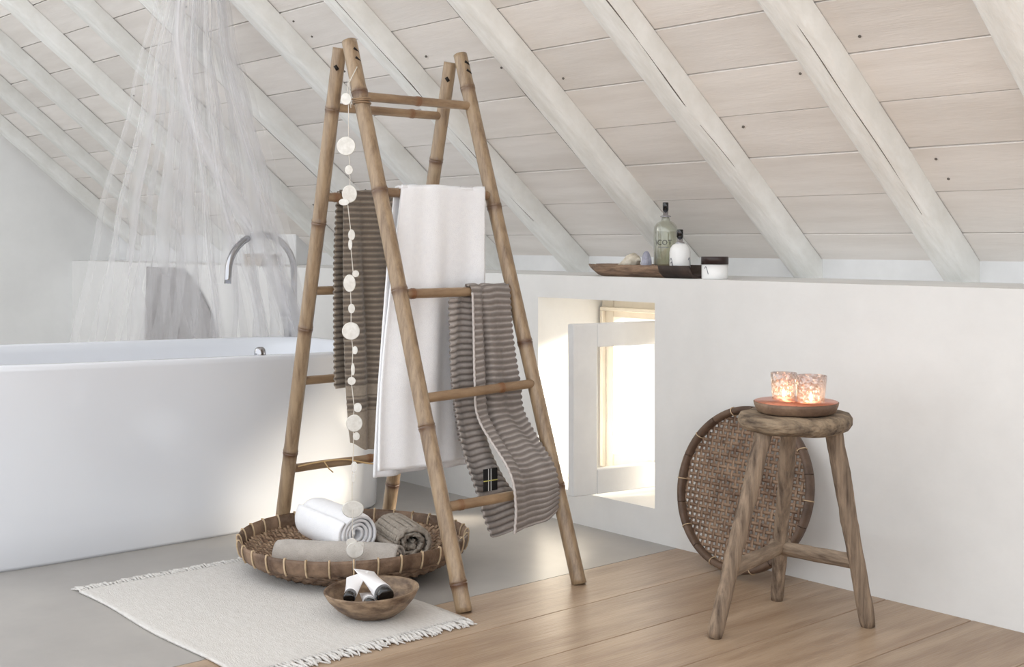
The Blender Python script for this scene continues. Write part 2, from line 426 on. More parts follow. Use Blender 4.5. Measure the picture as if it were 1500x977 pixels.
leaf((.085, -.0178, Z0), (LW-.105, .0178, Z0+.088), 'rail'); leaf((.085, -.0178, Z1-.085), (LW-.105, .0178, Z1), 'rail')
leaf((.084, -.002, Z0+.087), (LW-.104, .002, Z1-.084), 'pane', M['pane'], 0)
hd = leaf((LW-.135, -.045, .45), (LW-.11, -.018, .53), 'handle', M['trim'], .006)
MB().tube([lm @ Vector((.0, 0, .2)), lm @ Vector((0, 0, .26))], .009, 10).build('hinge', M['trim'], win)
MB().tube([lm @ Vector((.0, 0, .62)), lm @ Vector((0, 0, .68))], .009, 10).build('hinge', M['trim'], win)

# ================================================================== BAMBOO LADDER
lad = thing('bamboo_ladder', (-3.3, 2.46, 0), 'freestanding A-frame bamboo ladder rack draped with towels', 'ladder')
YL, YR = 2.24, 2.69
ZT = 1.685
def front_X(z): return -3.385+(3.385-2.80)*(1-z/ZT)
def back_X(z): return -3.44+(3.44-3.82)*(1-z/1.67)
def pole(p0, p1, r0, r1, nodes, name, m, parent, seg=18, n=120, bend=.004, sd=0, bulge=.12):
    p0, p1 = Vector(p0), Vector(p1); L = (p1-p0).length
    path = []; rad = []; tn = []
    side = (p1-p0).cross(Vector((0, 0, 1)))
    side = side.normalized() if side.length > 1e-4 else Vector((1, 0, 0))
    ts = sorted(set([i/n for i in range(n+1)]+[max(0, min(1, q+e/L)) for q in nodes for e in (-.016, -.010, -.006, -.003, -.001, .001, .003, .006, .010, .016)]))
    for t in ts:
        p = p0.lerp(p1, t)+side*bend*math.sin(PI*t)*noise.noise(Vector((t*2, sd, 1)))*2
        r = lerp(r0, r1, t)*(1+.03*noise.noise(Vector((t*7, sd, 4)))); k = 0
        for q in nodes:
            e = (t-q)*L
            if abs(e) < .03:
                r *= 1+bulge*math.exp(-(e/.009)**2)-.10*math.exp(-((e)/.0018)**2)
                k = max(k, math.exp(-((e+.004)/.013)**2)*(.85+.15*math.sin(sd+q*30)))
        path.append(p); rad.append(r); tn.append(k)
    return MB().tube(path, rad, seg, tint=tn).build(name, m, parent)
pole((-2.80, YL, 0), (-3.385, YL, ZT), .0235, .0245, (.045, .30, .535, .715, .90), 'leg', M['bamboo'], lad, sd=1)
pole((-2.80, YR, 0), (-3.385, YR, ZT), .0235, .0235, (.17, .43, .69, .93), 'leg', M['bamboo'], lad, sd=2)
pole((-3.82, YL, 0), (-3.44, YL, 1.67), .0245, .0225, (.20, .455, .665, .885), 'leg', M['bamboo'], lad, sd=3)
pole((-3.82, YR, 0), (-3.44, YR, 1.665), .0245, .0225, (.10, .36, .60, .80), 'leg', M['bamboo'], lad, sd=4)
ZR = (1.505, 1.2, .89, .585, .28)
fn_ = ((.5,), (.93,), (.08,), (.7,), (.12,)); bn_ = ((.72,), (.1, .8), (.4,), (.6,), (.75,))
for i, z in enumerate(ZR):
    pole((front_X(z), YL+.012, z), (front_X(z), YR-.012, z+(.012 if i == 3 else 0)), .0150, .0145, fn_[i], 'rung', M['rung'], lad, 14, 40, sd=10+i, bulge=.16)
    zb = z-(.022 if i == 0 else .006)
    pole((back_X(zb), YL+.012, zb), (back_X(zb), YR-.012, zb), .0148, .0142, bn_[i], 'rung', M['rung'], lad, 14, 40, sd=20+i, bulge=.16)
for Y in (YL, YR):                          # bolts and wedges where each leg pair meets
    for dz in (.026, .056):
        z = ZT-dz; X = front_X(z); q = [(X+.0245*math.cos(t), Y+.0245*math.sin(t), z-.004*k_) for k_, t in enumerate((-.25, .0, .25, .5))]
        MB().tube(q, .0052, 6).build('bolt', M['bolt'], lad)
    MB().tube([(back_X(1.6)+.016, Y-.018, 1.612), (back_X(1.6)+.020, Y-.010, 1.598)], .006, 8).build('bolt', M['bolt'], lad)
for j in range(3):                          # lashing under the front top rung
    z = 1.497-.008*j; X = front_X(z)
    MB().tube([(X+.027*math.cos(a), YL+.027*math.sin(a), z+.003*math.sin(a+j)) for a in [2*PI*q/20 for q in range(21)]], .0032, 6, cap=False).build('lashing', M['rung'], lad)

# ================================================================== TOWELS
def catmull(P, n):
    out = []
    for i in range(len(P)-1):
        p0 = P[max(i-1, 0)]; p1 = P[i]; p2 = P[i+1]; p3 = P[min(i+2, len(P)-1)]
        for j in range(n):
            t = j/n
            out.append(tuple(.5*((2*b)+(-a+c)*t+(2*a-5*b+4*c-d)*t*t+(-a+3*b-3*c+d)*t**3) for a, b, c, d in zip(p0, p1, p2, p3)))
    out.append(tuple(P[-1])); return out
def resample(P, N):
    cum = [0]
    for a, b in zip(P, P[1:]): cum.append(cum[-1]+math.hypot(b[0]-a[0], b[1]-a[1]))
    L = cum[-1]; out = []; j = 0
    for i in range(N+1):
        s = L*i/N
        while j < len(P)-2 and cum[j+1] < s: j += 1
        k = (s-cum[j])/max(1e-9, cum[j+1]-cum[j]); out.append(tuple(lerp(a, b, min(1, max(0, k))) for a, b in zip(P[j], P[j+1])))
    return out, L
def towel(name, stations, N, nu, m, fold, rib=0.0, period=.0192, thick=.006, plain=None, origin=None, wig=0.0, edge=None):
    """stations: (X, z, Y0, Y1) along the length of the cloth"""
    P, L = resample(catmull(stations, 10), N)
    mb = MB(); vs = []; tn = []; fs = []
    for i, (X, z, a, b) in enumerate(P):
        q0 = P[max(i-1, 0)]; q1 = P[min(i+1, N)]
        tx, tz = q1[0]-q0[0], q1[1]-q0[1]; l = math.hypot(tx, tz) or 1
        nx, nz = -tz/l, tx/l
        s = L*i/N
        for j in range(nu+1):
            u = j/nu
            ph = s/period+wig*noise.noise(Vector((u*3, s*3, 2)))
            rr = rib*math.sin(2*PI*ph)
            k = .5-.5*math.sin(2*PI*ph); k = k*k*(3-2*k)
            if plain and plain(s, L): rr = 0; k = .12
            off = fold(u, s, L)+rr
            e = (edge(u, s, L) if edge else 0)
            Y = lerp(a, b, u)+(rr*.35 if j == 0 else -rr*.35 if j == nu else 0)
            vs.append((X+nx*off, Y, z+nz*off+e)); tn.append(k if rib else 0)
    for i in range(N):
        for j in range(nu):
            fs.append((i*(nu+1)+j, i*(nu+1)+j+1, (i+1)*(nu+1)+j+1, (i+1)*(nu+1)+j))
    mb.add(vs, fs, tn)
    return mb.build(name, m, origin=origin, solid=thick), P, L
def over(Xr, zr, r, a, b, flip=1):          # stations over a rung from front (+X) to back
    return [(Xr+r*math.cos(t)*flip, zr+r*math.sin(t), a, b) for t in (0, PI/4, PI/2, 3*PI/4, PI)]
def nz(u, s, k, sd): return noise.noise(Vector((u*k, s*1.6, sd)))
# white bath towel over the second front rung
Xr, zr = front_X(1.2), 1.2
st = [(Xr+.030, .345, 2.222, 2.60), (Xr+.028, .6, 2.236, 2.615), (Xr+.024, .9, 2.272, 2.63)]+over(Xr, zr, .0215, 2.308, 2.640)+\
     [(Xr-.026, .95, 2.28, 2.64), (Xr-.03, .6, 2.25, 2.63), (Xr-.032, .318, 2.236, 2.615)]
def foldw(u, s, L):
    t = s/L; a = min(1, abs(t-.5)*3.2+.12)
    return a*(.013*math.sin(u*8.5+1.0+.6*math.sin(s*3))+.009*nz(u, s, 5, 1)+.006*math.sin(u*23+s*2))
tw, P, L = towel('white_towel', st, 170, 54, M['towel_white'], foldw, thick=.008, origin=(Xr, 2.45, 1.2))
tag(tw, 'plain white bath towel hung over a rung of the bamboo ladder', 'towel')
# taupe ribbed towel over the second back rung
Xr, zr = back_X(1.194), 1.194
st = [(Xr+.034, .352, 2.335, 2.545), (Xr+.031, .60, 2.318, 2.545), (Xr+.027, .9, 2.312, 2.54)]+over(Xr, zr, .0215, 2.312, 2.53)+\
     [(Xr-.026, .95, 2.30, 2.53), (Xr-.03, .7, 2.302, 2.53), (Xr-.03, .56, 2.305, 2.53)]
def foldb(u, s, L):
    t = s/L; a = min(1, abs(t-.56)*4+.1)
    g = math.exp(-((u-.36-.05*math.sin(s*5))/.09)**2)
    return a*(.026*g-.016*math.exp(-((u-.58)/.12)**2)+.010*math.sin(u*9+2)+.006*nz(u, s, 4, 7))
tb, P, L = towel('ribbed_towel', st, 560, 34, M['towel_taupe'], foldb, rib=.0032, thick=.005, origin=(Xr, 2.4, 1.2), plain=lambda s, L: s < .13 or .185 < s < .215,
                 edge=lambda u, s, L: .03*math.exp(-(s/.05)**2)*math.exp(-(u/.16)**2))
tag(tb, 'taupe ribbed towel hung on the back rung beside the shell garland', 'towel')
# grey striped towel: over the third front rung, behind the fourth, in front of the lowest
Xr, zr = front_X(.89), .89
f4, f5 = front_X(.585), front_X(.28)
st = [(f5+.030, .175, 2.478, 2.655), (f5+.030, .26, 2.479, 2.657), (f5+.012, .36, 2.470, 2.657), (f4-.012, .50, 2.468, 2.655), (f4-.034, .60, 2.470, 2.655),
      (Xr+.040, .76, 2.490, 2.655)]+over(Xr, zr, .0215, 2.500, 2.657)+[(Xr-.028, .78, 2.47, 2.655), (Xr-.03, .6, 2.462, 2.655), (Xr-.03, .42, 2.49, 2.655)]
def foldg(u, s, L):
    top = math.exp(-((s-.56)/.24)**2)
    lo = math.exp(-((s-.12)/.16)**2)
    a = min(1, abs(s-.80)*5+.25)
    return a*(.052*top*math.exp(-((u-.30)/.06)**2)-.012*top*math.sin(u*6)+.014*lo*math.sin((u-.2)*5.5)+.012*math.exp(-((s-.3)/.2)**2)*math.sin(u*13+s*9)*u+.004*nz(u, s, 6, 3))
def edgeg(u, s, L): return (.05*u*u*u+.006*math.sin(u*5))*math.exp(-(s/.10)**2)
tg, P, L = towel('striped_towel', st, 640, 44, M['towel_stripe'], foldg, rib=.0026, thick=.005, origin=(Xr, 2.55, .89), wig=.35, edge=edgeg)
tag(tg, 'grey striped towel on the front of the ladder, tucked behind a rung', 'towel')
# its selvedge runs down the left edge
me = tg.data; nu1 = 45
ed = [Vector(me.vertices[i*nu1].co)+tg.location+Vector((.004, -.001, 0)) for i in range(0, 380, 4)]
MB().tube(ed, .0038, 6).build('selvedge', M['hem'], tg)
# inner half of the same towel falls behind the rungs
st = [(Xr-.014, .872, 2.436, 2.53), (Xr-.012, .78, 2.434, 2.53), (Xr+.002, .60, 2.430, 2.54), (Xr+.04, .42, 2.437, 2.55), (Xr+.10, .27, 2.455, 2.60), (Xr+.135, .19, 2.462, 2.664), (Xr+.152, .148, 2.474, 2.666)]
def foldi(u, s, L): return .010*math.sin(u*8+s*4)+.016*math.exp(-((u-.55)/.2)**2)*math.sin(s*3)
ti, P, L = towel('inner_fold', st, 420, 24, M['towel_stripe'], foldi, rib=.003, thick=.005, wig=.3, origin=tg.location, edge=lambda u, s, L: .045*u*u*math.exp(-((L-s)/.09)**2))
ti.parent = tg; ti.location = (0, 0, 0)
# sewn-in label
lc = Vector((Xr+.125, 2.487, .318))
lb = MB().box((lc.x-.002, lc.y-.025, lc.z-.034), (lc.x+.001, lc.y+.03, lc.z+.034)).build('care_label', M['tag'], tg)
for dy in (-.006, .004): MB().box((lc.x+.001, lc.y+dy-.0012, lc.z-.034), (lc.x+.002, lc.y+dy+.0012, lc.z+.034)).build('label_stripe', M['tag_line'], lb)
MB().box((lc.x+.001, lc.y-.025, lc.z-.004), (lc.x+.0022, lc.y+.03, lc.z-.001)).build('label_stripe', M['tag_line2'], lb)

# ================================================================== SHELL GARLAND
gd = 3.93
gar = thing('shell_garland', at_d(516, 700, gd), 'string of white capiz shell discs hanging from the ladder top', 'garland')
discs = [(507, 145, 8, 9), (507, 214, 14, 14), (511, 249, 6, 7), (512, 284, 11, 13), (504, 296, 8, 5), (515, 344, 5, 8), (513, 358, 3, 8), (521, 401, 5, 5), (512, 415, 9, 13), (515, 452, 5, 7),
         (514, 485, 13, 13), (520, 513, 4, 6), (517, 541, 3, 9), (515, 558, 6, 6), (524, 597, 6, 7), (519, 620, 12, 13), (522, 639, 5, 6), (519, 684, 5, 8), (518, 700, 3, 7), (517, 746, 16, 13)]
cp = [at_d(519, 105, 3.995), at_d(510, 120, 3.975), at_d(508, 140, 3.95)]
for (px, py, a, b) in discs: cp.append(at_d(lerp(px, 514, .5), py, gd+.003))
MB().tube(cp, .0013, 5).build('cord', M['cord'], gar)
MB().tube([at_d(519, 105, 3.995), at_d(523, 98, 3.97), at_d(516, 112, 3.965), at_d(511, 122, 3.97), at_d(513, 145, 3.96), at_d(514, 158, 3.955)], .0016, 5).build('cord', M['cord'], gar)
def disc(px, py, a, b, dd):
    p = at_d(px, py, dd); s_ = dd/F
    yaw = math.atan2(CA, SA)
    fw = Vector((-CA, SA, 0)); rt = Vector((SA, CA, 0)); up = Vector((0, 0, 1))
    nrm_ = (-fw+rt*random.uniform(-.25, .25)+up*random.uniform(-.1, .1)).normalized()
    r2 = (rt-nrm_*rt.dot(nrm_)).normalized(); u2 = nrm_.cross(r2)
    vs = []; fs = []; n = 28
    for (k, h) in ((.0, .0022), (.6, .0020), (.86, .0012), (.93, .0016), (1, .0), (.93, -.0012), (0, -.0016)):
        for i in range(n):
            t = 2*PI*i/n; wv = 1+.03*noise.noise(Vector((math.cos(t)*2+px, math.sin(t)*2, py)))
            vs.append(p+r2*math.cos(t)*a*s_*k*wv+u2*math.sin(t)*b*s_*k*wv+nrm_*h)
    for j in range(6):
        for i in range(n):
            i2 = (i+1) % n; fs.append((j*n+i, j*n+i2, (j+1)*n+i2, (j+1)*n+i))
    return MB().add(vs, fs).build('shell_disc', M['capiz'], gar)
for (px, py, a, b) in discs: disc(px, py, a, b, gd if py < 700 else gd-.01)
MB().tube([at_d(517, 746, 3.90), at_d(516, 770, 3.895), at_d(517, 786, 3.83), at_d(519, 800, 3.785)], .0013, 5).build('cord', M['cord'], gar)
disc(520, 806, 13, 12, 3.79); disc(515, 795, 8, 7, 3.796); disc(527, 800, 7, 7, 3.80)
# loose raffia strand on the back of the ladder
b5 = back_X(.274)
ps = [(b5+.022, 2.245+.02, .283), (b5+.018, 2.36, .288), (b5+.019, 2.46, .284), (b5+.035, 2.55, .262), (b5+.04, 2.63, .255), (b5+.03, 2.70, .268)]
ra_ = MB().tube([Vector(q[:3]) for q in catmull(ps, 8)], .0028, 6)
ra_.tube([(b5+.020, 2.37, .287), (b5+.026, 2.385, .262), (b5+.03, 2.40, .248)], .0022, 5)
tag(ra_.build('raffia_strand', M['raffia'], origin=ps[0]), 'thin loose raffia strand tied along the lowest back rung', 'cord')

# ================================================================== BATHTUB AND TAP
TX, TY = -4.48, 2.03
tub = thing('bathtub', (TX, TY, 0), 'white freestanding bathtub behind the bamboo ladder', 'bathtub')
def sup(t, a, b, e):
    c, s = math.cos(t), math.sin(t)
    return (math.copysign(abs(c)**(2/e), c)*a, math.copysign(abs(s)**(2/e), s)*b)
levels = [  # (half width X, half length Y, z, exponent, outer=True)
    (.34, .82, .0, 6), (.395, .885, .0, 6), (.402, .893, .012, 6), (.415, .897, .12, 5.5), (.435, .902, .30, 5), (.458, .908, .48, 4.6), (.472, .912, .57, 4.4), (.480, .915, .612, 4.3), (.482, .917, .626, 4.3),
    (.476, .911, .633, 4.3), (.450, .885, .633, 4.2), (.442, .877, .626, 4.1), (.436, .868, .60, 4), (.40, .80, .40, 3.6), (.34, .68, .22, 3.2), (.22, .5, .155, 2.8), (.05, .1, .15, 2)]
def tubf(u, v):
    i = v*(len(levels)-1); k = int(round(i)); a, b, z, e = levels[k]
    x, y = sup(2*PI*u, a, b, e)
    z2 = z+(.022*max(0, (.6-y)) * z/.63 if z > .1 else 0)
    return Vector((TX+x-(.02 if False else 0), TY+y, z2))
mb = MB().grid(96, len(levels)-1, tubf, wrap=True)
mb.f.append([96*(len(levels)-1)+i for i in range(96)])
mb.build('tub_shell', M['tub'], tub)
p = at_d(381, 516, 4.55)
MB().lathe([(0, .028), (.010, .027), (.018, .020), (.021, .008), (.021, -.03), (0, -.03)], (p.x, p.y, p.z-.008), 20).build('overflow_knob', M['chrome'], tub)
bx_, by_ = -4.86, 2.925
tap = thing('bath_tap', (bx_, by_, 0), 'tall floor-standing chrome gooseneck tap beside the bathtub', 'tap')
path = [(bx_, by_, z) for z in (.0, .3, .6, .75, .86, .90)]
for i in range(1, 17):
    a = PI*i/16*.985
    path.append((bx_+.08*i/16, by_-.182+.182*math.cos(a), .90+.178*math.sin(a)))
path += [(bx_+.082, by_-.366, .893), (bx_+.082, by_-.367, .872)]
MB().tube(path, .0145, 14).build('spout', M['chrome'], tap)
MB().lathe([(0, 0), (.045, 0), (.045, .008), (.016, .014), (0, .014)], (bx_, by_, 0), 24).build('foot_plate', M['chrome'], tap)
MB().lathe([(0, 0), (.020, 0), (.024, .006), (.024, .06), (.020, .066), (.020, .10), (.024, .105), (.024, .135), (.017, .142), (0, .142)], (bx_, by_, .60), 24).build('tap_body', M['chrome'], tap)
MB().tube([(bx_, by_, .68), (bx_+.035, by_-.035, .68)], .010, 10).tube([(bx_+.035, by_-.035, .64), (bx_+.035, by_-.035, .78), (bx_+.035, by_-.04, .82), (bx_+.035, by_-.06, .845), (bx_+.035, by_-.085, .85)], [.011, .011, .011, .013, .017], 12).build('hand_shower', M['chrome'], tap)
MB().tube([(bx_, by_, .72), (bx_+.02, by_-.075, .73)], [.009, .007], 10).build('lever', M['chrome'], tap)
# sheer net canopy over the bathtub
net = thing('canopy_net', at_d(300, 520, 4.95), 'sheer white net canopy draped down into the bathtub', 'net curtain')
edge_r = [(0, 326), (.16, 340), (.34, 372), (.52, 402), (.70, 424), (.86, 440), (1, 452)]
edge_l = [(0, 236), (.3, 190), (.6, 140), (1, 90)]
def net_d(v): return lerp(4.83, 5.64, v**.8)
def netsheet(sd, uu0, uu1, dd, amp, npl, alph, skew):
    def pos(u, v):
        uu = lerp(uu0, uu1, u)
        pr = interp(edge_r, v)[0]; pl = interp(edge_l, v)[0]
        uu2 = uu+skew*math.sin(PI*v)*uu*(1-uu)
        px = lerp(pl, pr, uu2); py = lerp(-42, 560, v)
        a = amp*(.25+.75*v)
        ph = u*npl+1.3*noise.noise(Vector((u*3, v*1.3, sd)))
        d_ = dd+net_d(v)+a*math.sin(2*PI*ph)*.8+.04*noise.noise(Vector((u*4, v*2, sd+4)))
        px += 10*math.cos(2*PI*ph)*(.4+v)
        return at_d(px, py, d_)
    def al(u, v):
        return max(.04, min(.9, alph*(1+1.3*noise.noise(Vector((u*16, v*1.1, sd+9)))+.7*noise.noise(Vector((u*40, v*1.5, sd+2))))))
    MB().grid(150, 50, pos, al).build('net_panel', M['net'], net)
netsheet(1, 0, 1, 0, .05, 13, .20, 0)
netsheet(5, .3, 1, .06, .045, 9, .17, -.5)
# bright gathered folds
def netfold(pts, wpx, al0, sd):
    C = catmull(pts, 8)
    def pos(u, v):
        i = v*(len(C)-1); k = min(int(i), len(C)-2); q = [lerp(a, b, i-k) for a, b in zip(C[k], C[k+1])]
        a = (u-.5)*2
        return at_d(q[0]+a*wpx*(.5+.7*v), q[1]-a*4, net_d(v)-.07+.03*abs(a)+.02*noise.noise(Vector((v*3, sd, 0))))
    MB().grid(12, 50, pos, lambda u, v: al0*(1-abs(u-.5)*1.5)).build('net_fold', M['net'], net)
netfold([(268, -35), (262, 60), (282, 170), (325, 260), (368, 335), (412, 420), (440, 520)], 15, .75, 3)
netfold([(300, -35), (305, 120), (318, 240), (338, 330), (372, 430), (385, 520)], 10, .45, 8)
netfold([(286, -35), (280, 130), (298, 260), (304, 360), (316, 450), (322, 520)], 7, .5, 12)
netfold([(318, -35), (330, 100), (358, 200), (385, 290), (410, 380), (430, 520)], 9, .4, 15)
# dark grey wavy sheet set at the knee wall behind the tub, and the small box on the ledge
gx0, gx1 = at_Y(215, WY-.02), at_Y(318, WY-.02)
def gcl(u, v):
    X = lerp(gx0, gx1-.42*(1-v)**2*(1 if v < .55 else .6)*(1-v), u)
    z = lerp(.90, .30, v); return Vector((X, WY-.02-.012*math.sin(u*22+v*2)*(.3+v), z))
tag(MB().grid(40, 24, gcl).build('grey_sheet', M['greysheet'], origin=(gx0, WY, .6), solid=.006), 'dark grey wavy sheet at the wall behind the net', 'cloth')
bx0, bx1 = at_Y(367, 3.34), at_Y(392, 3.34)
tag(MB().box((bx0, 3.30, LZ), (bx1, 3.42, LZ+.05), bev=.004).box((bx0-.004, 3.296, LZ+.05), (bx1+.004, 3.424, LZ+.062), bev=.003).build('small_box', M['box'], origin=(bx0, 3.36, LZ)), 'small beige lidded box on the ledge behind the tap', 'box')

# ================================================================== RUG
RX0, RX1, RY0, RY1, RZ = -3.70, -2.735, 1.49, 2.19, .009
rug = thing('woven_rug', (-3.2, 1.84, 0), 'cream woven rug with fringed ends lying under the basket', 'rug')
def rugf(u, v):
    x = lerp(RX0, RX1, u); y = lerp(RY0, RY1, v)
    wv = .003*noise.noise(Vector((x*4, y*4, 0)))
    y += .006*math.sin(u*9)*(1 if v in (0, 1) else 0)
    return Vector((x, y, RZ-.004+wv*.4))
MB().grid(70, 50, rugf).build('rug_weave', M['rug'], rug, solid=.007)
for sgn, X in ((-1, RX0), (1, RX1)):
    mb = MB(); n = 64
    for i in range(n):
        y = lerp(RY0+.005, RY1-.005, i/(n-1))
        l = random.uniform(.035, .060); dy = random.uniform(-.016, .016)
        mb.tube([(X-sgn*.006, y, .006), (X+sgn*l*.3, y+dy*.2, .0075), (X+sgn*l*.42, y+dy*.35, .007), (X+sgn*l*.8, y+dy*.9, .005), (X+sgn*l, y+dy, .004)],
                [.0042, .003, .0052, .0038, .0022], 6)
        mb.tube([(X+sgn*l*.4, y+dy*.35, .0065), (X+sgn*l*.8, y-dy*.5, .0045), (X+sgn*l*1.05, y-dy*1.2, .003)], [.003, .0028, .0016], 5)
    fr = mb.build('fringe', M['rug'], rug); fr['kind'] = 'stuff'

# ================================================================== WEAVING
def weave(R, p, wfrac, t, surf, clip=None, step=2):
    """plain weave clipped to a disc; surf(x, y, h) -> world point h above the surface"""
    mb = MB(); n = int(R/p)
    for ax in (0, 1):
        for j in range(-n, n+1):
            c0 = (j+.0)*p; half = math.sqrt(max(0, R*R-c0*c0))
            if half < p: continue
            vs = []; fs = []; ts = []
            k0, k1 = int(math.floor(-half/p*step)), int(math.ceil(half/p*step))
            for k in range(k0, k1+1):
                q = max(-half, min(half, k*p/step))
                h = t*math.cos(PI*(k/step+j))*(1 if ax == 0 else -1)
                for e in (-1, 1):
                    wv = c0+e*p*wfrac*.5
                    x, y = (q, wv) if ax == 0 else (wv, q)
                    vs.append(surf(x, y, h+t*.35)); 
                for e in (1, -1):
                    wv = c0+e*p*wfrac*.42
                    x, y = (q, wv) if ax == 0 else (wv, q)
                    vs.append(surf(x, y, h-t*.35))
            m_ = (len(vs)//4)
            for i in range(m_-1):
                for e in range(4):
                    f2 = (e+1) % 4
                    fs.append((i*4+e, i*4+f2, (i+1)*4+f2, (i+1)*4+e))
            mb.add(vs, fs)
    return mb
# ------------------------------------------------------------------ floor basket
bc = cw((514-CX)/F*4.075, 4.075)+Vector((.018, 0, 0))
bas = thing('cane_basket', (bc.x, bc.y, .008), 'large shallow round cane basket on the floor holding rolled towels', 'basket')
BR = .350
def dish(r):
    return interp([(0, .012), (.20, .012), (.255, .022), (.31, .046), (.36, .078)], r)[0]
def bsurf(x, y, h):
    r = math.hypot(x, y); return Vector((bc.x+x, bc.y+y, .008+dish(r)+h))
wv = weave(BR, .0175, .80, .0022, bsurf).build('weave', M['basket_weave'], bas); wv['kind'] = 'stuff'
# braided outside of the bowl
mb = MB()
for q in range(7):
    rr, zz = interp([(0, .232, .010), (2, .262, .018), (4, .302, .036), (6, .346, .064)], q)
    path = []
    for i in range(145):
        a = 2*PI*i/144; wob = .004*math.sin(a*46+q*PI)
        path.append((bc.x+(rr+wob)*math.cos(a), bc.y+(rr+wob)*math.sin(a), .008+zz-.004+.004*math.cos(a*46+q*PI)))
    mb.tube(path, .0075, 6, cap=False)
ub = mb.build('braided_wall', M['basket'], bas)
NSEG = 32
for i in range(NSEG):
    a0, a1 = 2*PI*i/NSEG+.012, 2*PI*(i+1)/NSEG-.012
    mb = MB()
    def rimf(u, v, a0=a0, a1=a1):
        a = lerp(a0, a1, u); k = v*2*PI
        r = BR+.010+.0060*math.cos(k)+.010*math.sin(k)*.5; z = .084+.025*math.sin(k)
        zz = z+.005*math.sin(a*2+1)
        return Vector((bc.x+r*math.cos(a), bc.y+r*math.sin(a), .008+zz))
    mb.grid(6, 10, rimf).build('rim_section', M['basket'], bas)
    a = 2*PI*i/NSEG
    path = []
    for q in range(11):
        k = 2*PI*q/10; r = BR+.010+.0075*math.cos(k)+.010*math.sin(k)*.5; z = .084+.0275*math.sin(k)+.005*math.sin(a*2+1)
        path.append((bc.x+r*math.cos(a), bc.y+r*math.sin(a), .008+z))
    MB().tube(path, .0030, 6, cap=False, sx=1.0).build('tie', M['tie'], bas)

# ------------------------------------------------------------------ rolled towels in the basket
def roll(name, A, B, R, flat, turns, thick, m, sd, rib=0.0, label='', r0=.012, solid=.009, taper=0.0):
    A, B = Vector(A), Vector(B); ax = (B-A); Ln = ax.length; ax.normalize()
    side = ax.cross(Vector((0, 0, 1))).normalized(); up = side.cross(ax)
    NU = int(turns*36); NV = 44 if rib == 0 else 120
    ph0 = random.uniform(0, 6)
    def fn(u, v):
        th = 2*PI*turns*u
        r = lerp(r0, R, u)+.0035*noise.noise(Vector((th*.5, v*2.5, sd)))
        endj = .010*noise.noise(Vector((th*.8, sd, 3)))-.012*(1-u)
        s = v*Ln
        if v < .5: s += -endj*(1-2*v)
        else: s += endj*(2*v-1)
        e = min(v, 1-v)
        r *= 1-.10*math.exp(-(e/.05)**2)*u-taper*(1-v)
        if rib: r += rib*math.sin(s/.011*2*PI)*math.sin(th*9)
        return A+ax*s+side*math.cos(th+ph0)*r+up*math.sin(th+ph0)*r*flat
    o = MB().grid(NU, NV, fn).build(name, m, origin=(A+B)/2, solid=solid)
    return tag(o, label, 'towel', None)
roll('rolled_towel', cw((459-CX)/F*4.19, 4.19, .142), cw((526-CX)/F*3.985, 3.985, .126), .077, .94, 4.2, .013, M['towel_white'], 2, label='white rolled towel lying on top in the basket')
roll('rolled_towel', cw((405-CX)/F*3.94, 3.94, .076), cw((585-CX)/F*3.87, 3.87, .070), .057, .92, 3.2, .013, M['towel_grey'], 5, label='smooth grey rolled towel lying under the white roll in the basket', taper=.12)
roll('rolled_towel', cw((570-CX)/F*4.19, 4.19, .100), cw((604-CX)/F*4.01, 4.01, .092), .078, .80, 2.6, .014, M['towel_knit'], 9, rib=.006, label='knobbly grey-brown rolled towel at the end of the basket near the ladder foot', solid=.011)

# ================================================================== BOWL WITH TUBES
wc = cw((544-CX)/F*3.53, 3.53)
def wonk(p, a, i): return Vector((p.x*(1+.03*math.cos(2*a)), p.y*(1+.03*math.cos(2*a)), p.z+.05*(p.x*SA+p.y*CA)*p.z/.07))
bowl = MB().lathe([(0, 0), (.055, 0), (.072, .004), (.098, .022), (.122, .048), (.134, .070), (.1335, .0735), (.128, .0735), (.124, .068), (.108, .042), (.082, .022), (.05, .013), (0, .012)],
                  (wc.x, wc.y, RZ), 56, fn=wonk).build('wooden_bowl', M['bowl'], origin=(wc.x, wc.y, RZ))
tag(bowl, 'small oval carved wooden bowl on the rug holding cosmetic tubes', 'bowl')
def ctube(cap, crimp, rc, wc_, wdir, label, capl=.026):
    cap, crimp = Vector(cap), Vector(crimp); ax = (crimp-cap).normalized(); Ln = (crimp-cap).length
    wd = Vector(wdir); wd = (wd-ax*wd.dot(ax)).normalized(); td = ax.cross(wd)
    t = thing('cosmetic_tube', cap, label, 'tube', None)
    def fn(u, v):
        a = 2*PI*u; k = v**1.1
        return cap+ax*(capl+(Ln-capl)*v)+wd*math.cos(a)*lerp(rc, wc_, k)+td*math.sin(a)*lerp(rc, .0012, k)
    mb = MB().grid(24, 20, fn, wrap=True)
    mb.f.append(list(range(23, -1, -1)))
    body = mb.build('tube_body', M['tube'], t)
    q = Matrix((wd, td, ax)).transposed().to_4x4()
    MB().lathe([(0, 0), (rc*.80, 0), (rc*.93, .003), (rc*.96, .008), (rc*.97, capl), (0, capl)], cap, 28, mtx=q).build('cap', M['black'], t)
    for k, (l0, l1) in enumerate(((-.5, .3), (-.5, .5), (-.5, .1))):
        s0 = .45+.1*k
        vs = []
        for w_ in range(9):
            a = PI/2-(lerp(l0, l1, w_/8))*.9
            for ds in (-.006, .006):
                vs.append(fn(a/(2*PI), s0+ds)+(wd*math.cos(a)+td*math.sin(a))*.0006)
        MB().add(vs, [(2*i, 2*i+2, 2*i+3, 2*i+1) for i in range(8)]).build('print_line', M['print'], body)
    return t
rtv = Vector((SA, CA, 0))
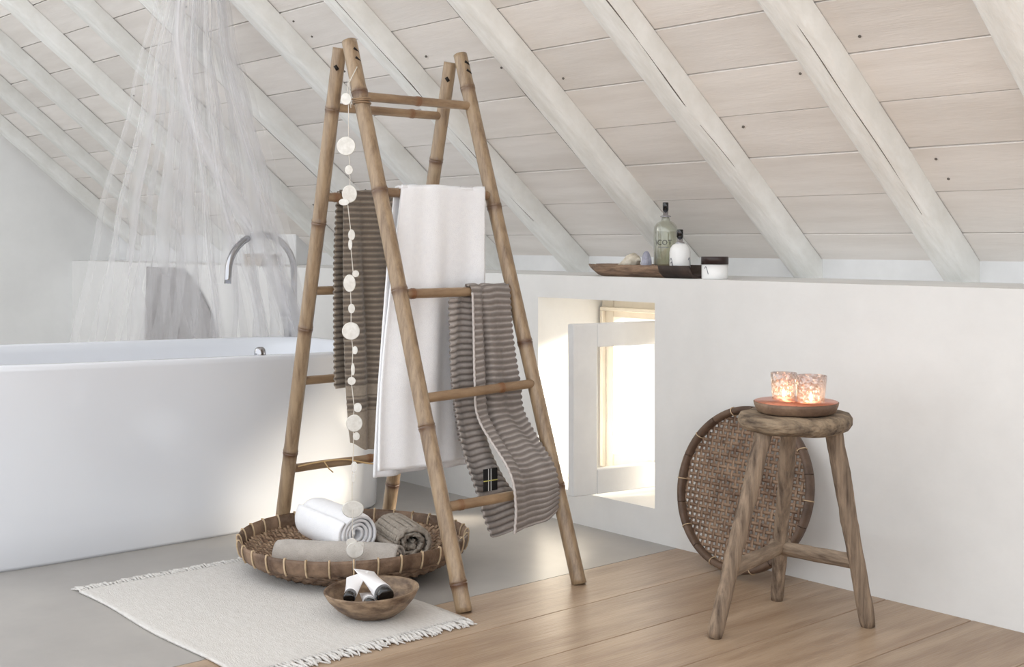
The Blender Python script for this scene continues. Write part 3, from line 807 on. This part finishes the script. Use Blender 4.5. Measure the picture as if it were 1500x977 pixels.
ctube(cw((566-CX)/F*3.455, 3.455, .079), cw((533-CX)/F*3.60, 3.60, .114), .0255, .034, rtv+Vector((0, 0, -.35)), 'larger white cosmetic tube with domed black cap in the bowl')
ctube(cw((511-CX)/F*3.452, 3.452, .074), cw((524-CX)/F*3.58, 3.58, .108), .0175, .035, rtv+Vector((0, 0, .38)), 'narrower white cosmetic tube with small black cap in the bowl')
ctube(cw((541-CX)/F*3.44, 3.44, .062), cw((540-CX)/F*3.57, 3.57, .058), .0175, .026, rtv, 'white cosmetic tube lying underneath the other two in the bowl')

# ================================================================== STOOL
sc_ = cw((1164-CX)/F*3.48, 3.48)
stool = thing('wooden_stool', (sc_.x, sc_.y, 0), 'rustic round three-legged stool of weathered wood', 'stool')
def seatn(p, a, i):
    k = 1+.035*noise.noise(Vector((math.cos(a)*1.4, math.sin(a)*1.4, 3)))+.012*noise.noise(Vector((math.cos(a)*6, math.sin(a)*6, p.z*60)))
    return Vector((p.x*k, p.y*k, p.z+.006*noise.noise(Vector((p.x*14, p.y*14, 1)))))
MB().lathe([(0, .528), (.09, .527), (.128, .530), (.146, .538), (.154, .551), (.154, .564), (.147, .576), (.130, .580), (.07, .579), (0, .578)], (sc_.x, sc_.y, 0), 72, fn=seatn).build('seat', M['oldseat'], stool)
def leg(top, foot, rt_, rf, sd, notch=0):
    top, foot = Vector(top), Vector(foot); path = []; rad = []
    for i in range(31):
        t = i/30; p = top.lerp(foot, t)
        p += Vector((noise.noise(Vector((t*2.5, sd, 0))), noise.noise(Vector((t*2.5, sd, 7))), 0))*.006*math.sin(PI*t)
        path.append(p); rad.append(lerp(rt_, rf, t)*(1+.08*noise.noise(Vector((t*6, sd, 2))))*(.9 if t > .97 else 1))
    return MB().tube(path, rad, 16, wob=.10, seed=sd).build('leg', M['oldwood'], stool)
L1t, L1f = cw((1120-CX)/F*3.42, 3.42, .54), on_floor(1046, 934)
L2t, L2f = cw((1156-CX)/F*3.55, 3.55, .54), on_floor(1138, 879)
L3t, L3f = cw((1220-CX)/F*3.46, 3.46, .54), on_floor(1272, 918)
leg(L1t, L1f, .024, .021, 3); leg(L2t, L2f, .023, .019, 5); leg(L3t, L3f, .025, .021, 8)
za, zb = .172, .168
q1 = L1t.lerp(L1f, 1-za/.54); q2 = L2t.lerp(L2f, 1-zb/.54); q3 = L3t.lerp(L3f, 1-.175/.54)
def bar(a, b, r, sd, over_=0.0):
    a, b = Vector(a), Vector(b); dv = (b-a).normalized(); b = b+dv*over_; path = [a.lerp(b, i/14) for i in range(15)]
    return MB().tube(path, [r*(1+.06*noise.noise(Vector((i*.3, sd, 1)))) for i in range(15)], 12, wob=.07, seed=sd, sx=1.3).build('stretcher', M['oldbar'], stool)
bar(q1, q2+(q2-q1)*.12, .0165, 21); bar(q2-(q3-q2)*.12+Vector((0, 0, -.004)), q3, .0165, 23)
# plate and candles on the stool
pc = cw((1166-CX)/F*3.47, 3.47); PZ = .581
plate = thing('copper_plate', (pc.x, pc.y, PZ), 'round wooden plate with copper lining on the stool', 'plate')
MB().lathe([(0, 0), (.098, 0), (.106, .004), (.113, .020), (.115, .029), (.1125, .030), (.1105, .026), (.104, .010), (.096, .008), (0, .007)], (pc.x, pc.y, PZ), 64).build('plate_body', M['plate'], plate)
MB().lathe([(0, .0085), (.0955, .0092), (.1035, .0112), (.1100, .0265), (.1122, .0306)], (pc.x, pc.y, PZ), 64).build('copper_lining', M['copper'], plate)
def votive(px, d_, rt_, rb, h, label):
    p = cw((px-CX)/F*d_, d_); z = PZ+.0095
    t = thing('candle_glass', (p.x, p.y, z), label, 'candle holder', 'glowing votive glasses on the copper plate')
    def bumpy(q, a, i):
        k = 1+(.022*math.sin(a*14+i*PI) if 2 <= i <= 8 else 0)
        return Vector((q.x*k, q.y*k, q.z))
    prof = [(0, 0), (rb*.9, 0), (rb, .004)]+[(lerp(rb, rt_, i/7), .004+(h-.004)*i/7) for i in range(1, 8)]+[(rt_-.0025, h), (lerp(rt_, rb, .85)-.003, h*.2), (rb*.8, .008), (0, .008)]
    MB().lathe(prof, (p.x, p.y, z), 56, fn=bumpy).build('glass_cup', M['votive'], t)
    MB().lathe([(0, .0085), (.0185, .0085), (.0185, .022), (.016, .0225), (0, .021)], (p.x, p.y, z), 28).build('tealight', M['wax'], t)
    MB().lathe([(0, .023), (.004, .027), (.0055, .033), (.0035, .042), (0, .050)], (p.x, p.y, z), 14).build('flame', M['flame'], t)
    l = bpy.data.lights.new('candle', 'POINT'); lo = bpy.data.objects.new('candle_light', l); col.objects.link(lo); l.energy = .10; l.color = (1, .66, .36); l.shadow_soft_size = .012
    lo.parent = t; lo.location = (0, 0, .058)
votive(1148, 3.535, .0365, .030, .092, 'narrower bumpy glass votive with lit tealight on the copper plate')
votive(1188, 3.445, .0425, .034, .094, 'wider bumpy glass votive with lit tealight on the copper plate')

# ================================================================== WINNOWING TRAY AGAINST THE WALL
TR = .262
tb0 = Vector((-2.545, 3.105, .012)); upv = Vector((0, .118, .515)).normalized(); nv = Vector((0, -upv.z, upv.y)); e1 = Vector((1, 0, 0))
tc_ = tb0+upv*TR
wt = thing('winnowing_tray', (tb0.x, tb0.y, 0), 'large round open-weave cane tray leaning against the white wall', 'tray')
def tsurf(x, y, h): return tc_+e1*x+upv*y+nv*(h-.004)
ww = weave(TR-.012, .0195, .57, .0016, tsurf).build('weave', M['tray_weave'], wt); ww['kind'] = 'stuff'
NS = 20
for i in range(NS):
    a0, a1 = 2*PI*i/NS+.004, 2*PI*(i+1)/NS-.004
    def rf(u, v, a0=a0, a1=a1):
        a = lerp(a0, a1, u); k = v*2*PI
        r = TR-.011+.0105*math.copysign(abs(math.cos(k))**.7, math.cos(k)); h = .004+.017*math.copysign(abs(math.sin(k))**.7, math.sin(k))
        return tc_+e1*r*math.cos(a)+upv*r*math.sin(a)+nv*h
    MB().grid(8, 14, rf).build('rim_section', M['tray_rim'], wt)
    if i % 2 == 0:
        a = a0; path = []
        for q in range(13):
            k = 2*PI*q/12; r = TR-.012+.014*math.cos(k); h = .004+.019*math.sin(k)
            path.append(tc_+e1*r*math.cos(a)+upv*r*math.sin(a)+nv*h)
        MB().tube(path, .0018, 6, cap=False).build('tie', M['tie'], wt)

# ================================================================== LEDGE OBJECTS
ty = 3.352
x0, x1 = at_Y(868, ty), at_Y(1027, ty-.02); xs_ = at_Y(988, ty)
bt = thing('wooden_tray', ((x0+x1)/2, ty, LZ), 'long boat-shaped wooden tray with a charred end on the ledge', 'tray')
def boat(xa, xb, name, m):
    mb = MB(); n = 24; hw = .088; h = .044
    sec = [(-.62, 0), (-.9, .45), (-1, 1), (-.88, 1), (-.74, .35), (-.4, .22), (.4, .22), (.74, .35), (.88, 1), (1, 1), (.9, .45), (.62, 0)]
    vs = []; fs = []; m_ = len(sec)
    for j in range(n+1):
        X = lerp(xa, xb, j/n); e = (X-x0)/.12
        for (a, b) in sec:
            k = 1 if e > 1 else .25+.75*math.sin(max(0, e)*PI/2)
            lift = (1-min(1, max(0, e)))**1.6*.85
            zz = lerp(b, 1, lift)
            vs.append((X, ty+a*hw*k+.002*noise.noise(Vector((X*20, a*3, b))), LZ+zz*h+.0015*noise.noise(Vector((X*30, a, 2)))*(b > .1)))
    for j in range(n):
        for q in range(m_):
            q2 = (q+1) % m_; fs.append((j*m_+q, j*m_+q2, (j+1)*m_+q2, (j+1)*m_+q))
    fs.append(tuple(range(m_-1, -1, -1))); fs.append(tuple(n*m_+q for q in range(m_)))
    return mb.add(vs, fs).build(name, m, bt)
boat(x0, xs_, 'tray_body', M['boat']); o = boat(xs_, x1, 'charred_end', M['darkboat'])
TZ = LZ+.011
def ring_text(body, txt, size, cx_, cy_, z, R, ang0, m, parent, depth=.0006):
    cu = bpy.data.curves.new('lettering', 'FONT'); cu.body = txt; cu.size = size; cu.align_x = 'CENTER'; cu.resolution_u = 2
    to = bpy.data.objects.new('lettering_tmp', cu); col.objects.link(to)
    dg = bpy.context.evaluated_depsgraph_get(); me = bpy.data.meshes.new_from_object(to.evaluated_get(dg))
    bpy.data.objects.remove(to)
    mb = MB(); vs = []
    for v in me.vertices:
        a = ang0+v.co.x/R; vs.append((cx_+math.cos(a)*(R+depth), cy_+math.sin(a)*(R+depth), z+v.co.y))
    mb.add(vs, [tuple(p.vertices) for p in me.polygons])
    bpy.data.meshes.remove(me)
    return mb.build('lettering', m, parent)
view_ang = math.atan2(-SA, CA)               # direction on a round label that faces the camera
X1 = at_Y(975, 3.375); by1 = 3.375
gb = thing('pump_bottle', (X1, by1, TZ), 'tall clear glass bottle with black cap in the ledge tray', 'bottle')
MB().lathe([(0, 0), (.040, 0), (.0425, .004), (.0425, .155), (.040, .170), (.030, .183), (.016, .190), (.014, .205), (.012, .205), (.013, .188), (.028, .178), (.037, .166), (.0395, .15), (.0395, .006), (0, .005)], (X1, by1, TZ), 40).build('glass_body', M['bottle'], gb)
MB().lathe([(0, .0055), (.039, .0065), (.039, .152), (0, .152)], (X1, by1, TZ), 40).build('liquid', glass_mat('pale_oil', (.96, .95, .88, 1), .0, .1, transl=.12), gb)
MB().lathe([(0, .203), (.019, .203), (.019, .208), (.0095, .210), (.0095, .228), (0, .228)], (X1, by1, TZ), 24).build('collar', M['chrome'], gb)
MB().lathe([(0, .228), (.0105, .228), (.0105, .254), (.009, .256), (0, .256)], (X1, by1, TZ), 24).build('cap', M['black'], gb)
ring_text(gb, 'ICOT', .026, X1, by1, TZ+.104, .0428, view_ang-.30, M['black'], gb)
MB().add([(X1+math.cos(view_ang-.75+q*.08)*.0433, by1+math.sin(view_ang-.75+q*.08)*.0433, TZ+.094+(.002 if r else 0)) for q in range(12) for r in (0, 1)], [(2*q, 2*q+2, 2*q+3, 2*q+1) for q in range(11)]).build('print_line', M['print'], gb)
X2 = at_Y(996, 3.325); by2 = 3.325
wb = thing('lotion_bottle', (X2, by2, TZ), 'white lotion bottle with silver neck and black cap in the ledge tray', 'bottle')
MB().lathe([(0, 0), (.034, 0), (.0365, .004), (.0365, .078), (.034, .092), (.026, .104), (.015, .110), (0, .110)], (X2, by2, TZ), 36).build('bottle_body', M['ceramic'], wb)
MB().lathe([(0, .108), (.016, .108), (.016, .113), (.010, .115), (.010, .131), (0, .131)], (X2, by2, TZ), 24).build('collar', M['chrome'], wb)
MB().lathe([(0, .131), (.0115, .131), (.0115, .156), (.010, .158), (0, .158)], (X2, by2, TZ), 24).build('cap', M['black'], wb)
def scroll(cx_, cy_, z, R, a0, sgn, parent, k=1.0):
    path = []
    for q in range(22):
        t = q/21; a = a0+sgn*(.42*t*k); zz = z+.010*math.sin(t*PI*1.3)*k-.012*t*t
        path.append((cx_+math.cos(a)*(R+.0006), cy_+math.sin(a)*(R+.0006), zz))
    MB().tube(path, .0012, 5).build('scroll_mark', M['print'], parent)
scroll(X2, by2, TZ+.050, .0365, view_ang-1.25, 1, wb); scroll(X2, by2, TZ+.052, .0365, view_ang+.75, 1, wb)
scroll(X2, by2, TZ+.040, .0365, view_ang-1.15, 1, wb, .7)
X3 = at_Y(1047, 3.325); by3 = 3.325
jr = thing('cream_jar', (X3, by3, LZ), 'white cream jar with dark brown lid at the end of the tray', 'jar')
MB().lathe([(0, 0), (.042, 0), (.0445, .003), (.0445, .050), (0, .050)], (X3, by3, LZ), 40).build('jar_body', M['ceramic'], jr)
MB().lathe([(0, .050), (.0462, .050), (.0462, .074), (.045, .076), (0, .076)], (X3, by3, LZ), 40).build('lid', M['darklid'], jr)
scroll(X3, by3, LZ+.036, .0445, view_ang-1.0, 1, jr, .8)
# shell and stone
X4 = at_Y(917, 3.33)
mb = MB()
def conch(u, v):                         # spindle with spiral whorls, a knobbed shoulder and a drawn-out lip
    a = 2*PI*u
    r = interp([(0, .0012), (.15, .010), (.35, .019), (.58, .033), (.68, .035), (.82, .025), (.94, .012), (1, .001)], v)[0]
    r *= 1+.10*math.sin(2*PI*6*v+a)*(1 if v < .6 else .35)+.16*max(0, math.sin(a*6))*math.exp(-((v-.62)/.05)**2)+.03*math.sin(a*13)
    return Vector((X4-.056+.118*v+.004*math.sin(a), 3.338+r*math.cos(a), LZ+.036+.022*v+r*math.sin(a)*.95))
sh = mb.grid(28, 110, conch, wrap=True).build('sea_shell', M['shell'], origin=(X4, 3.33, LZ+.012))
tag(sh, 'cream spiral sea shell lying in the ledge tray', 'shell')
X5 = at_Y(945, 3.325)
def stone(u, v):
    a = 2*PI*u; k = math.sin(PI*min(.999, max(.001, v))); hgt = lerp(0, .084, .5-.5*math.cos(PI*v))
    r = .030*k**.6*(1-.5*hgt/.076)*(1+.25*noise.noise(Vector((math.cos(a)*1.5, math.sin(a)*1.5, v*3))))
    return Vector((X5+r*math.cos(a)+.006*hgt/.068, 3.325+r*math.sin(a)*.8, TZ-.002+hgt))
tag(MB().grid(22, 14, stone, wrap=True).build('grey_stone', M['greystone'], origin=(X5, 3.325, TZ), smooth=False), 'blue-grey upright stone in the ledge tray beside the shell', 'stone')
